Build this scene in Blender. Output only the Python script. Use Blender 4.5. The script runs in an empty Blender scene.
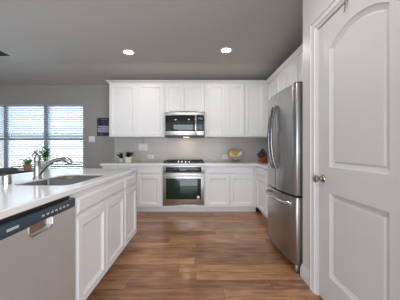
import bpy, bmesh, math, random
from mathutils import Vector, Matrix
random.seed(7)
C = bpy.context.scene.collection
PI = math.pi

# ------------------------------------------------------------------ camera
F = 212.0; CH = 1.172
cam = bpy.data.cameras.new('camera'); co = bpy.data.objects.new('camera', cam); C.objects.link(co)
co.location = (0, 0, CH); co.rotation_euler = (PI/2, 0, 0)
cam.sensor_width = 36; cam.lens = F/400*36
cam.shift_x = 2/400; cam.shift_y = -0.5/400
cam.clip_start = 0.02
bpy.context.scene.camera = co

# ------------------------------------------------------------------ world
W = bpy.data.worlds.new('sky'); bpy.context.scene.world = W; W.use_nodes = True
nt = W.node_tree; nt.nodes.clear()
wo = nt.nodes.new('ShaderNodeOutputWorld'); bg = nt.nodes.new('ShaderNodeBackground')
tc = nt.nodes.new('ShaderNodeTexCoord'); sp = nt.nodes.new('ShaderNodeSeparateXYZ'); rp = nt.nodes.new('ShaderNodeValToRGB')
nt.links.new(tc.outputs['Generated'], sp.inputs[0]); nt.links.new(sp.outputs['Z'], rp.inputs[0])
nt.links.new(rp.outputs[0], bg.inputs[0]); nt.links.new(bg.outputs[0], wo.inputs[0])
e = rp.color_ramp.elements
e[0].position = 0.0; e[0].color = (0.86, 0.88, 0.90, 1)
e[1].position = 0.5; e[1].color = (0.62, 0.76, 0.95, 1)
m_ = e.new(0.06); m_.color = (0.62, 0.78, 0.98, 1)
bg.inputs['Strength'].default_value = 0.74

def area_light(name, loc, rot, sx, sy, power, col=(1, 1, 1), shape='RECTANGLE', spread=None, parent=None):
    l = bpy.data.lights.new(name, 'AREA'); l.shape = shape; l.size = sx; l.size_y = sy
    l.energy = power; l.color = col
    if spread: l.spread = spread
    o = bpy.data.objects.new(name, l); C.objects.link(o); o.location = loc; o.rotation_euler = rot
    if parent: o.parent = parent
    return o
# unseen light added as daylight from behind, set low to brighten lower cabinets
area_light('rear_fill_daylight', (0.6, -2.5, 1.05), (PI/2, 0, 0), 6.0, 1.9, 130, (0.94, 0.985, 1.05))
# daylight arriving through the breakfast windows
area_light('breakfast_window_daylight', (-3.75, 6.3, 4.3), (-math.radians(33), 0, 0), 3.2, 2.0, 200, (0.80, 0.93, 1.0))
# unseen light added outside the breakfast windows to brighten the ceiling
area_light('added_ceiling_fill', (-3.75, 5.75, 0.20), (-math.radians(142), 0, 0), 3.0, 0.7, 210, (0.72, 0.86, 1.0))
LAMP = 5.2

S = bpy.context.scene
S.view_settings.view_transform = 'Standard'; S.view_settings.look = 'None'
S.view_settings.gamma = 1.0; S.view_settings.use_curve_mapping = False
S.view_settings.exposure = 0.36

# ------------------------------------------------------------------ materials
def srgb(r, g, b):
    f = lambda c: (c/255/12.92) if c/255 <= 0.04045 else ((c/255+0.055)/1.055)**2.4
    return (f(r), f(g), f(b), 1)
def mat(name, col, rough=0.5, metal=0.0, noise=0.0, scale=20, bump=0.0, stretch=None, coat=0.0, emit=None, es=0.0, trans=0.0, ior=1.45):
    m = bpy.data.materials.new(name); m.use_nodes = True
    n = m.node_tree.nodes; L = m.node_tree.links; b = n['Principled BSDF']
    b.inputs['Base Color'].default_value = col; b.inputs['Roughness'].default_value = rough
    b.inputs['Metallic'].default_value = metal; b.inputs['Coat Weight'].default_value = coat
    b.inputs['Transmission Weight'].default_value = trans; b.inputs['IOR'].default_value = ior
    if emit: b.inputs['Emission Color'].default_value = emit; b.inputs['Emission Strength'].default_value = es
    if noise or bump:
        t = n.new('ShaderNodeTexCoord'); mp = n.new('ShaderNodeMapping'); no = n.new('ShaderNodeTexNoise')
        L.new(t.outputs['Object'], mp.inputs[0]); L.new(mp.outputs[0], no.inputs['Vector'])
        if stretch: mp.inputs['Scale'].default_value = stretch
        no.inputs['Scale'].default_value = scale; no.inputs['Detail'].default_value = 4
        if noise:
            mx = n.new('ShaderNodeMix'); mx.data_type = 'RGBA'
            mx.inputs['A'].default_value = tuple(c*(1-noise) for c in col[:3])+(1,)
            mx.inputs['B'].default_value = tuple(min(1, c*(1+noise)) for c in col[:3])+(1,)
            L.new(no.outputs['Fac'], mx.inputs['Factor']); L.new(mx.outputs['Result'], b.inputs['Base Color'])
        if bump:
            bp = n.new('ShaderNodeBump'); bp.inputs['Strength'].default_value = bump; bp.inputs['Distance'].default_value = 0.002
            L.new(no.outputs['Fac'], bp.inputs['Height']); L.new(bp.outputs[0], b.inputs['Normal'])
    return m
M = {}
M['wall'] = mat('wall_paint', (0.355, 0.345, 0.325, 1), 0.75, bump=0.25, scale=120)
M['ceil'] = mat('ceiling_paint', (0.49, 0.475, 0.45, 1), 0.85, bump=0.3, scale=120)
M['white'] = mat('white_cabinet_paint', (0.86, 0.86, 0.86, 1), 0.38)
M['island'] = mat('pale_grey_island_paint', (0.86, 0.86, 0.855, 1), 0.38)
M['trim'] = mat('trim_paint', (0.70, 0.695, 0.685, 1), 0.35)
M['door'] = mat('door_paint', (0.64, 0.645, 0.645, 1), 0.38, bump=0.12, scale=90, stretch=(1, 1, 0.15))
M['quartz'] = mat('white_quartz', (0.90, 0.90, 0.895, 1), 0.10, noise=0.02, scale=60)
M['steel'] = mat('brushed_steel', (0.43, 0.425, 0.415, 1), 0.30, 1.0, noise=0.05, scale=6, stretch=(40, 40, 1))
M['steel_h'] = mat('brushed_steel_grain', (0.50, 0.49, 0.475, 1), 0.30, 1.0, noise=0.04, scale=6, stretch=(1, 1, 60))
M['steel_sink'] = mat('satin_sink_steel', (0.27, 0.262, 0.25, 1), 0.38, 1.0)
M['handle'] = mat('steel_dark_reflection', (0.22, 0.22, 0.23, 1), 0.18, 1.0)  # dark reflections on the fridge handles put into the steel colour
M['steel_dw'] = mat('pale_brushed_steel', (0.62, 0.62, 0.615, 1), 0.40, 0.5, noise=0.04, scale=6, stretch=(40, 40, 1))
_n = M['steel_dw'].node_tree; _b = _n.nodes['Principled BSDF']; _b.inputs['Anisotropic'].default_value = 0.85
_t = _n.nodes.new('ShaderNodeCombineXYZ'); _t.inputs[2].default_value = 1.0; _n.links.new(_t.outputs[0], _b.inputs['Tangent'])
M['chrome'] = mat('polished_steel', (0.72, 0.72, 0.73, 1), 0.14, 1.0)
M['nickel'] = mat('satin_nickel', (0.42, 0.38, 0.33, 1), 0.25, 1.0)
M['darksteel'] = mat('dark_grey_metal', (0.10, 0.10, 0.105, 1), 0.4, 0.6)
M['black'] = mat('black_plastic', (0.012, 0.012, 0.013, 1), 0.35)
M['iron'] = mat('cast_iron', (0.02, 0.02, 0.02, 1), 0.55)
M['glassblk'] = mat('black_oven_glass', (0.006, 0.012, 0.010, 1), 0.06, coat=0.5)
M['ovenglass'] = mat('oven_glass_green_reflection', (0.006, 0.030, 0.020, 1), 0.07, coat=0.3)  # greenish reflection in the oven door put into the glass colour
M['ctrl'] = mat('black_control_glass', (0.010, 0.014, 0.022, 1), 0.10)
M['dwctrl'] = mat('slate_control_strip', (0.05, 0.075, 0.10, 1), 0.22)
M['disp'] = mat('lit_display', (0.02, 0.03, 0.05, 1), 0.2, emit=(0.45, 0.7, 1.0, 1), es=0.12)
M['rubber'] = mat('rubber', (0.03, 0.03, 0.03, 1), 0.7)
M['plate'] = mat('white_plate_plastic', (0.80, 0.79, 0.77, 1), 0.35)
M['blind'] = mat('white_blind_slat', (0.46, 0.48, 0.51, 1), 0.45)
M['vinyl'] = mat('window_frame_vinyl', (0.34, 0.39, 0.47, 1), 0.4)  # blue-grey backlit shade put into the frame colour
M['charcoal'] = mat('charcoal_upholstery', (0.075, 0.078, 0.085, 1), 0.8, noise=0.2, scale=80, bump=0.3)
M['darkwood'] = mat('dark_stained_wood', (0.05, 0.045, 0.045, 1), 0.4, noise=0.3, scale=12, stretch=(1, 12, 12))
M['blockwood'] = mat('reddish_block_wood', (0.28, 0.085, 0.035, 1), 0.4, noise=0.25, scale=14, stretch=(10, 10, 1))
M['leaf'] = mat('dark_green_leaf', (0.015, 0.045, 0.018, 1), 0.45, noise=0.4, scale=30)
M['leafl'] = mat('bright_green_leaf', (0.14, 0.40, 0.07, 1), 0.45, noise=0.4, scale=30)
M['stem'] = mat('brown_stem', (0.10, 0.07, 0.04, 1), 0.6)
M['petal'] = mat('white_petal', (0.85, 0.80, 0.84, 1), 0.5)
M['pink'] = mat('pink_glazed_pot', (0.52, 0.20, 0.19, 1), 0.35, noise=0.1, scale=25)
M['aqua'] = mat('pale_aqua_glaze', (0.42, 0.55, 0.50, 1), 0.3, noise=0.15, scale=25)
M['cream'] = mat('cream_glaze', (0.70, 0.68, 0.50, 1), 0.3, noise=0.2, scale=30)
M['whitepot'] = mat('white_ceramic', (0.80, 0.82, 0.85, 1), 0.25)
M['soil'] = mat('soil', (0.03, 0.022, 0.016, 1), 0.9)
M['gold'] = mat('gold_leaf', (0.58, 0.39, 0.14, 1), 0.35, 0.5, noise=0.5, scale=40)
M['ivory'] = mat('ivory_glaze', (0.85, 0.80, 0.66, 1), 0.3)
M['greyglass'] = mat('smoky_grey_glaze', (0.36, 0.36, 0.33, 1), 0.15)
M['navy'] = mat('navy_print', (0.025, 0.022, 0.06, 1), 0.5, noise=0.5, scale=40)
M['print'] = mat('pale_violet_print', (0.42, 0.42, 0.52, 1), 0.5, noise=0.2, scale=60)
M['lens'] = mat('lit_lamp_lens', (0.9, 0.9, 0.9, 1), 0.5, emit=(1.0, 0.94, 0.86, 1), es=9)
M['warmlens'] = mat('lit_hood_lens', (0.9, 0.8, 0.6, 1), 0.5, emit=(1.0, 0.75, 0.45, 1), es=5)
M['ringw'] = mat('white_lamp_trim', (0.75, 0.74, 0.72, 1), 0.4)
M['ventd'] = mat('grey_register_metal', (0.55, 0.55, 0.55, 1), 0.5)
M['grass'] = mat('lawn', (0.20, 0.26, 0.12, 1), 0.9, noise=0.3, scale=4)

def tile_mat():
    m = bpy.data.materials.new('grey_glazed_tile'); m.use_nodes = True
    n = m.node_tree.nodes; L = m.node_tree.links; b = n['Principled BSDF']
    t = n.new('ShaderNodeTexCoord'); mp = n.new('ShaderNodeMapping'); br = n.new('ShaderNodeTexBrick')
    mp.inputs['Rotation'].default_value = (PI/2, 0, 0)
    L.new(t.outputs['Object'], mp.inputs[0]); L.new(mp.outputs[0], br.inputs['Vector'])
    br.inputs['Scale'].default_value = 1.0; br.inputs['Brick Width'].default_value = 0.152; br.inputs['Row Height'].default_value = 0.076
    br.inputs['Mortar Size'].default_value = 0.0016; br.inputs['Mortar Smooth'].default_value = 0.3
    br.inputs['Color1'].default_value = (0.49, 0.465, 0.435, 1); br.inputs['Color2'].default_value = (0.52, 0.495, 0.465, 1)
    br.inputs['Mortar'].default_value = (0.58, 0.56, 0.53, 1)
    L.new(br.outputs['Color'], b.inputs['Base Color']); b.inputs['Roughness'].default_value = 0.22
    bp = n.new('ShaderNodeBump'); bp.inputs['Strength'].default_value = 0.25; bp.inputs['Distance'].default_value = 0.002; bp.invert = True
    L.new(br.outputs['Fac'], bp.inputs['Height']); L.new(bp.outputs[0], b.inputs['Normal'])
    return m
M['tile'] = tile_mat()

def floor_mat():
    m = bpy.data.materials.new('hand_scraped_hardwood'); m.use_nodes = True
    n = m.node_tree.nodes; L = m.node_tree.links; b = n['Principled BSDF']
    def mth(op, a, bb=None, c=None):
        x = n.new('ShaderNodeMath'); x.operation = op
        for i, v in enumerate((a, bb, c)):
            if v is None: continue
            if isinstance(v, (int, float)): x.inputs[i].default_value = v
            else: L.new(v, x.inputs[i])
        return x.outputs[0]
    g = n.new('ShaderNodeNewGeometry'); s = n.new('ShaderNodeSeparateXYZ'); L.new(g.outputs['Position'], s.inputs[0])
    X, Y = s.outputs['X'], s.outputs['Y']
    RH = 0.127; BL = 1.25
    rowf = mth('DIVIDE', Y, RH); row = mth('FLOOR', rowf); rfr = mth('FRACT', rowf)
    wn = n.new('ShaderNodeTexWhiteNoise'); wn.noise_dimensions = '1D'; L.new(row, wn.inputs['W'])
    colf = mth('ADD', mth('DIVIDE', X, BL), mth('MULTIPLY', wn.outputs['Value'], 7.3)); col = mth('FLOOR', colf); cfr = mth('FRACT', colf)
    cv = n.new('ShaderNodeCombineXYZ'); L.new(row, cv.inputs[0]); L.new(col, cv.inputs[1])
    w2 = n.new('ShaderNodeTexWhiteNoise'); w2.noise_dimensions = '2D'; L.new(cv.outputs[0], w2.inputs['Vector'])
    # grain, different in every board
    gv = n.new('ShaderNodeCombineXYZ')
    L.new(mth('MULTIPLY', X, 2.4), gv.inputs[0]); L.new(mth('MULTIPLY', Y, 18), gv.inputs[1]); L.new(mth('MULTIPLY', w2.outputs['Value'], 40), gv.inputs[2])
    no = n.new('ShaderNodeTexNoise'); no.inputs['Scale'].default_value = 1.6; no.inputs['Detail'].default_value = 6; no.inputs['Roughness'].default_value = 0.62
    L.new(gv.outputs[0], no.inputs['Vector'])
    gv2 = n.new('ShaderNodeCombineXYZ')
    L.new(mth('MULTIPLY', X, 2.2), gv2.inputs[0]); L.new(mth('MULTIPLY', Y, 5), gv2.inputs[1]); L.new(mth('MULTIPLY', w2.outputs['Value'], 17), gv2.inputs[2])
    bl = n.new('ShaderNodeTexNoise'); bl.inputs['Scale'].default_value = 1.5; bl.inputs['Detail'].default_value = 3
    L.new(gv2.outputs[0], bl.inputs['Vector'])
    val = mth('ADD', mth('MULTIPLY', w2.outputs['Value'], 0.24), mth('ADD', mth('MULTIPLY', no.outputs['Fac'], 0.62), mth('MULTIPLY', bl.outputs['Fac'], 0.46)))
    r = n.new('ShaderNodeValToRGB'); L.new(val, r.inputs[0])
    el = r.color_ramp.elements
    el[0].position = 0.32; el[0].color = (0.055, 0.022, 0.011, 1)
    el[1].position = 0.98; el[1].color = (0.66, 0.35, 0.18, 1)
    q = el.new(0.62); q.color = (0.295, 0.138, 0.067, 1)
    sy = mth('MINIMUM', rfr, mth('SUBTRACT', 1, rfr)); sx = mth('MULTIPLY', mth('MINIMUM', cfr, mth('SUBTRACT', 1, cfr)), BL/RH)
    seam = mth('MINIMUM', sx, sy)
    mr = n.new('ShaderNodeMapRange'); L.new(seam, mr.inputs[0]); mr.inputs['From Max'].default_value = 0.022; mr.inputs['To Min'].default_value = 0.22
    b.inputs['Coat Weight'].default_value = 0.4; b.inputs['Coat Roughness'].default_value = 0.16
    mx = n.new('ShaderNodeMix'); mx.data_type = 'RGBA'; mx.blend_type = 'MULTIPLY'; mx.inputs['Factor'].default_value = 1
    L.new(r.outputs[0], mx.inputs['A']); L.new(mr.outputs[0], mx.inputs['B']); L.new(mx.outputs['Result'], b.inputs['Base Color'])
    b.inputs['Roughness'].default_value = 0.30; b.inputs['Specular IOR Level'].default_value = 0.28
    L.new(mth('ADD', 0.22, mth('MULTIPLY', bl.outputs['Fac'], 0.22)), b.inputs['Roughness'])
    bp = n.new('ShaderNodeBump'); bp.inputs['Strength'].default_value = 0.35; bp.inputs['Distance'].default_value = 0.004
    L.new(mth('ADD', mth('MULTIPLY', mr.outputs[0], 0.6), mth('MULTIPLY', bl.outputs['Fac'], 0.7)), bp.inputs['Height']); L.new(bp.outputs[0], b.inputs['Normal'])
    return m
M['floor'] = floor_mat()

# ------------------------------------------------------------------ mesh helpers
class MB:
    def __init__(s, fr=None): s.bm = bmesh.new(); s.fr = fr or Matrix.Identity(4)
    def _v(s, p): return s.bm.verts.new(s.fr @ Vector(p))
    def box(s, x0, x1, y0, y1, z0, z1, bev=0.0, seg=2):
        x0, x1 = sorted((x0, x1)); y0, y1 = sorted((y0, y1)); z0, z1 = sorted((z0, z1))
        v = [s._v(p) for p in ((x0,y0,z0),(x1,y0,z0),(x1,y1,z0),(x0,y1,z0),(x0,y0,z1),(x1,y0,z1),(x1,y1,z1),(x0,y1,z1))]
        fs = [s.bm.faces.new([v[i] for i in q]) for q in ((0,3,2,1),(4,5,6,7),(0,1,5,4),(1,2,6,5),(2,3,7,6),(3,0,4,7))]
        if bev:
            es = list({e for f in fs for e in f.edges})
            bmesh.ops.bevel(s.bm, geom=es, offset=bev, segments=seg, profile=0.5, affect='EDGES')
        return s
    def prism(s, pts, h0, h1, ax='z', bev=0.0, seg=2):
        def P(a, b, h): return (a, b, h) if ax == 'z' else ((a, h, b) if ax == 'y' else (h, a, b))
        lo = [s._v(P(a, b, h0)) for a, b in pts]; hi = [s._v(P(a, b, h1)) for a, b in pts]
        fs = [s.bm.faces.new(lo[::-1]), s.bm.faces.new(hi)]
        n = len(pts)
        for i in range(n): fs.append(s.bm.faces.new((lo[i], lo[(i+1)%n], hi[(i+1)%n], hi[i])))
        if bev:
            es = list(set(fs[0].edges) | set(fs[1].edges))
            bmesh.ops.bevel(s.bm, geom=es, offset=bev, segments=seg, profile=0.5, affect='EDGES')
        return s
    def loft(s, loops, cap0=True, cap1=True, closed=True):
        L = [[s._v(p) for p in lp] for lp in loops]; n = len(L[0])
        for a, b in zip(L, L[1:]):
            for i in range(n if closed else n-1): s.bm.faces.new((a[i], a[(i+1)%n], b[(i+1)%n], b[i]))
        if cap0: s.bm.faces.new(L[0][::-1])
        if cap1: s.bm.faces.new(L[-1])
        return s
    def lathe(s, prof, c=(0,0,0), ax='z', n=24, cap0=True, cap1=True):
        loops = []
        for r, h in prof:
            r = max(r, 1e-4); lp = []
            for k in range(n):
                a = 2*PI*k/n; p, q = r*math.cos(a), r*math.sin(a)
                lp.append((c[0]+p, c[1]+q, c[2]+h) if ax == 'z' else ((c[0]+q, c[1]+h, c[2]+p) if ax == 'y' else (c[0]+h, c[1]+p, c[2]+q)))
            loops.append(lp)
        return s.loft(loops, cap0, cap1)
    def tube(s, pts, r, n=10, cap=True):
        pts = [Vector(p) for p in pts]; rs = r if isinstance(r, (list, tuple)) else [r]*len(pts)
        loops = []; up = None
        for i, p in enumerate(pts):
            d = (pts[min(i+1, len(pts)-1)]-pts[max(i-1, 0)]).normalized()
            if up is None: up = Vector((0,0,1)) if abs(d.z) < 0.9 else Vector((1,0,0))
            sd = d.cross(up).normalized(); up = sd.cross(d).normalized()
            loops.append([p+(sd*math.cos(2*PI*k/n)+up*math.sin(2*PI*k/n))*rs[i] for k in range(n)])
        return s.loft(loops, cap, cap)
    def leaf(s, base, tip, w, bend=0.02, th=0.001, n=6):
        b, t = Vector(base), Vector(tip); d = t-b; sd = d.cross(Vector((0,0,1)))
        sd = sd.normalized() if sd.length > 1e-5 else Vector((1,0,0)); nn = sd.cross(d).normalized()
        lp = []
        for i in range(n+1):
            f = i/n; c = b+d*f+nn*bend*math.sin(PI*f); ww = max(0.0008, w*0.5*math.sin(PI*min(1, 0.08+f*0.92))**0.8)
            lp.append([c-sd*ww+nn*ww*0.25, c-nn*th, c+sd*ww+nn*ww*0.25, c+nn*th])
        return s.loft(lp)
    def sph(s, c, rx, ry=None, rz=None, n=16, m=10):
        ry = ry or rx; rz = rz or rx; loops = []
        for j in range(m+1):
            a = -PI/2+PI*j/m; cr = max(math.cos(a), 1e-3)
            loops.append([(c[0]+rx*cr*math.cos(2*PI*k/n), c[1]+ry*cr*math.sin(2*PI*k/n), c[2]+rz*math.sin(a)) for k in range(n)])
        return s.loft(loops)

def FR(o, face):
    """local u right, v up, n out of the front"""
    u, n = {'-Y': ((1,0,0),(0,-1,0)), '-X': ((0,-1,0),(-1,0,0)), '+X': ((0,1,0),(1,0,0))}[face]
    m = Matrix.Identity(4)
    for r in range(3):
        m[r][0] = u[r]; m[r][1] = (0,0,1)[r]; m[r][2] = n[r]; m[r][3] = o[r]
    return m
def obj(name, mb, m, parent=None, smooth=None):
    bmesh.ops.recalc_face_normals(mb.bm, faces=mb.bm.faces)
    root = parent
    while root is not None and root.parent is not None: root = root.parent
    if root is not None: bmesh.ops.translate(mb.bm, verts=mb.bm.verts, vec=-root.location)
    me = bpy.data.meshes.new(name); mb.bm.to_mesh(me); mb.bm.free()
    me.materials.append(m)
    for p in me.polygons: p.use_smooth = True
    try: me.set_sharp_from_angle(angle=math.radians(smooth or 35))
    except Exception: pass
    o = bpy.data.objects.new(name, me); C.objects.link(o)
    if parent is not None: o.parent = parent
    return o
def tag(o, label, cat, group=None, kind=None):
    if label: o['label'] = label
    if cat: o['category'] = cat
    if group: o['group'] = group
    if kind: o['kind'] = kind
    return o
def thing(name, label, cat, loc, group=None):
    o = bpy.data.objects.new(name, None); C.objects.link(o); o.location = loc; o.empty_display_size = 0.05
    return tag(o, label, cat, group)
def struct(name, mb, m, label=None, parent=None):
    o = obj(name, mb, m, parent, 6 if name == 'ceiling' else None)
    if parent is None:
        o['kind'] = 'structure'; o['label'] = label or name.replace('_', ' '); o['category'] = name.split('_')[0]
    return o
def copy_tree(o, parent=None):
    c = o.copy(); C.objects.link(c)
    if parent is not None: c.parent = parent
    for ch in list(o.children): copy_tree(ch, c)
    return c
def panel(mb, u0, u1, v0, v1, n0, t, stile=0.056, rec=0.015, slope=0.022):
    """framed cabinet door with a sunk flat panel, in the builder's local frame"""
    b = 0.003
    def lp(d, n): return [(u0+d, v0+d, n), (u1-d, v0+d, n), (u1-d, v1-d, n), (u0+d, v1-d, n)]
    st = min(stile, (u1-u0)*0.3, (v1-v0)*0.3)
    mb.loft([lp(0, n0), lp(0, n0+t-b), lp(b, n0+t), lp(st, n0+t), lp(st+0.004, n0+t-0.008), lp(st+slope, n0+t-rec)])
def slab(mb, u0, u1, v0, v1, n0, t):
    b = 0.004
    def lp(d, n): return [(u0+d, v0+d, n), (u1-d, v0+d, n), (u1-d, v1-d, n), (u0+d, v1-d, n)]
    mb.loft([lp(0, n0), lp(0, n0+t-b-0.005), lp(b+0.010, n0+t-0.001), lp(b+0.013, n0+t)])
def arc(cx, cy, r, a0, a1, n): return [(cx+r*math.cos(a0+(a1-a0)*i/n), cy+r*math.sin(a0+(a1-a0)*i/n)) for i in range(n+1)]
def rrect(x0, x1, y0, y1, r, n=6):
    return arc(x1-r, y1-r, r, 0, PI/2, n)+arc(x0+r, y1-r, r, PI/2, PI, n)+arc(x0+r, y0+r, r, PI, 1.5*PI, n)+arc(x1-r, y0+r, r, 1.5*PI, 2*PI, n)

# ------------------------------------------------------------------ room shell
YB = 4.57; XR = 1.74; XL = -5.4; H = 2.74; XP = 0.963; YF = -2.6
struct('floor', MB().box(XL-.1, 4.4, YF, YB+.12, -0.1, 0), M['floor'], 'dark brown hand-scraped hardwood floor')
cm = MB(); cm.prism([(YF, H), (3.86, H), (YB+.001, 2.555), (YB+.12, 2.555), (YB+.12, H+.12), (YF, H+.12)], XL-.1, 4.4, 'x')
struct('ceiling', cm, M['ceil'], 'warm grey ceiling sloping down at the far wall')
# back wall with the three-light window opening
WX0, WX1, WZ0, WZ1 = -5.02, -2.457, 0.64, 2.15
wb = MB(); wb.box(WX1, XR+.12, YB, YB+.12, 0, 2.555); wb.box(XL-.1, WX0, YB, YB+.12, 0, 2.555)
wb.box(WX0, WX1, YB, YB+.12, 0, WZ0); wb.box(WX0, WX1, YB, YB+.12, WZ1, 2.555)
struct('wall_back', wb, M['wall'], 'warm grey far wall of the kitchen and breakfast nook')
struct('wall_right', MB().box(XR, XR+.12, 1.952, YB, 0, H), M['wall'], 'grey right wall behind the refrigerator')
struct('wall_left', MB().box(XL-.1, XL, YF, YB, 0, H), M['wall'], 'grey left wall of the breakfast nook')
# pantry wall with doorway
DY0, DY1, DH = 0.935, 1.700, 2.135
wp = MB()
wp.prism([(XP, .62), (4.3, .62), (4.3, .735), (XP+.115, .735), (XP+.115, DY0-.02), (XP, DY0-.02)], 0, H)
wp.box(XP, XP+.115, DY0-.02, DY1+.02, DH+.02, H)
wp.prism([(XP, DY1+.02), (XP+.115, DY1+.02), (XP+.115, 1.84), (XR+.12, 1.84), (XR+.12, 1.95), (XP, 1.95)], 0, H)
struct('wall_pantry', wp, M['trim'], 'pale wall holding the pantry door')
struct('wall_living_room', MB().box(4.3, 4.4, YF, .735, 0, H), M['wall'], 'grey wall at the right end of the living room')
# casing
def casing_prof(w): return [(0,0),(w,0),(w,.016),(w*.95,.024),(w*.82,.026),(w*.76,.018),(w*.58,.016),(w*.50,.023),(w*.22,.019),(w*.14,.010),(0,.008)]
def casing(mb, y0, y1, z1, w=0.072):
    # mitred sweep: profile offset measured outward from the opening
    path = [(y1, 0.0, (1, 0)), (y1, z1, (1, 1)), (y0, z1, (-1, 1)), (y0, 0.0, (-1, 0))]
    loops = []
    for (y, z, d) in path: loops.append([(XP-t-0.001, y+d[0]*o, z+d[1]*o) for o, t in casing_prof(w)])
    mb.loft(loops)
ca = MB(); casing(ca, DY0-.008, DY1+.008, DH+.008)
struct('trim_1', ca, M['trim'], 'white moulded casing around the pantry door')
jm = MB(); jm.box(XP, XP+.11, DY1+.003, DY1+.019, 0, DH+.019); jm.box(XP, XP+.11, DY0-.019, DY0-.003, 0, DH+.019); jm.box(XP, XP+.11, DY0-.003, DY1+.003, DH+.003, DH+.019)
struct('trim_2', jm, M['trim'], 'white jamb lining the pantry doorway')
BP = [(0,0),(.015,0),(.015,.075),(.012,.083),(.012,.092),(.008,.100),(.007,.110),(.003,.118),(0,.120)]
def baseboard(mb, pts, dirn): # pts along path, dirn = outward normals
    mb.loft([[(x+dx*t, y+dy*t, z) for t, z in BP] for (x, y), (dx, dy) in zip(pts, dirn)])
bb = MB(); baseboard(bb, [(XP-.001, DY1+.082), (XP-.001, 1.951), (1.2, 1.951)], [(-1,0), (-1,1), (0,1)])
struct('baseboard_pantry', bb, M['trim'], 'white baseboard wrapping the pantry wall corner')
bb = MB(); baseboard(bb, [(XL+.001, YB-.001), (-1.80, YB-.001)], [(0,-1), (0,-1)])
struct('baseboard_back', bb, M['trim'], 'white baseboard below the breakfast windows')
bs = MB(); bs.box(-1.795, XR-.001, YB-.010, YB-.001, 0.915, 1.425); struct('backsplash', bs, M['tile'], 'grey tiled backsplash behind the cooktop')
bs = MB(); bs.box(XR-.010, XR-.001, 2.84, YB-.011, 0.915, 1.425); struct('backsplash', bs, M['tile'], 'grey tiled backsplash on the right wall')
struct('ground', MB().box(-14, 8, YB+.12, 22, -0.3, -0.1), M['grass'], 'lawn beyond the windows')

# ------------------------------------------------------------------ pantry door
def pantry_door():
    W_ = DY1-DY0; fr = FR((XP+.006, DY1, 0.012), '-X')      # u runs towards the camera
    hh = DH-0.014
    mb = MB(fr)
    u0, u1 = 0.138, W_-0.138; N = 12
    lo = [(u0, 0.217), (u1, 0.217), (u1, 0.840), (u0, 0.840)]
    up_b, spring, rise = 1.031, 1.905, 0.085
    wid = u1-u0; R = (wid*wid/4+rise*rise)/(2*rise); cu, cvv = (u0+u1)/2, spring+rise-R
    ha = math.asin(wid/2/R)
    def up_loop(d):
        r = R-d; w = wid/2-d; a = math.asin(w/r)
        return [(u0+d, up_b+d), (u1-d, up_b+d)]+[(cu+r*math.sin(a-2*a*i/N), cvv+r*math.cos(a-2*a*i/N)) for i in range(N+1)]
    def lo_loop(d): return [(u0+d, .217+d), (u1-d, .217+d), (u1-d, .840-d), (u0+d, .840-d)]
    bm = mb.bm; V = {}
    def v(u, vv, n=0.0):
        k = (round(u, 5), round(vv, 5), round(n, 5))
        if k not in V: V[k] = mb._v((u, vv, n))
        return V[k]
    def face(*p): bm.faces.new([v(*q) for q in p])
    # flush stiles and rails
    ups = up_loop(0)
    for a, b in ((0, u0), (u1, W_)):
        ys = [0, .217, .840, up_b, spring, hh]
        for q, r in zip(ys, ys[1:]): face((a, q), (b, q), (b, r), (a, r))
    face((u0, 0), (u1, 0), (u1, .217), (u0, .217)); face((u0, .840), (u1, .840), (u1, up_b), (u0, up_b))
    arcp = ups[2:]
    for p, q in zip(arcp, arcp[1:]): face((q[0], q[1]), (p[0], p[1]), (p[0], hh), (q[0], hh))
    for fn in (up_loop, lo_loop):
        prof = [(0, 0), (.004, -.005), (.030, -.019), (.036, -.019), (.044, -.010)]
        lps = [[(a, b, n) for a, b in fn(d)] for d, n in prof]
        for A, B in zip(lps, lps[1:]):
            for i in range(len(A)): face(A[i], A[(i+1) % len(A)], B[(i+1) % len(A)], B[i])
        bm.faces.new([v(*p) for p in lps[-1]])
    # edges and back
    t = -.035
    sides = [((0,0),(W_,0)), ((W_,0),(W_,hh)), ((W_,hh),(0,hh)), ((0,hh),(0,0))]
    for a, b in sides: face((a[0],a[1],t), (b[0],b[1],t), (b[0],b[1],0.0), (a[0],a[1],0.0))
    face((0,0,t), (0,hh,t), (W_,hh,t), (W_,0,t))
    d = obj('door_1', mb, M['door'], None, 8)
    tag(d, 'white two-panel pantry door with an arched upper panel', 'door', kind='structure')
    kb = MB(); y, z = 1.642, 0.946
    kb.lathe([(0.0,0), (.032,0), (.032,-.004), (.028,-.010), (.013,-.014), (.011,-.030), (.016,-.036), (.026,-.046), (.0285,-.056), (.026,-.066), (.016,-.073), (0,-.075)], (XP+.006, y, z), 'x', 24)
    k = obj('door_knob', kb, M['nickel'], d)
    for zz in (0.25, 1.05, 1.9):
        hg = MB(); hg.tube([(XP+.0, DY0-.0015, zz-.045), (XP+.0, DY0-.0015, zz+.045)], .006, 8); obj('hinge', hg, M['nickel'], d)
pantry_door()
hk = MB(); hy = 1.375
hk.box(XP+.0015, XP+.0045, hy-.012, hy+.012, 2.05, DH-.006); hk.box(XP+.0015, XP+.030, hy-.012, hy+.012, DH-.0018, DH+.0005)
hk = MB()
hk.tube([(XP-.002, hy+.012, 2.135), (XP-.004, hy+.012, 2.085), (XP-.012, hy+.004, 2.068), (XP-.014, hy-.004, 2.078), (XP-.006, hy-.012, 2.095), (XP-.003, hy-.012, 2.135)], .003, 8)
tag(obj('door_hook', hk, M['nickel']), 'small metal wire hook hanging over top of pantry door', 'hook')

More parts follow.
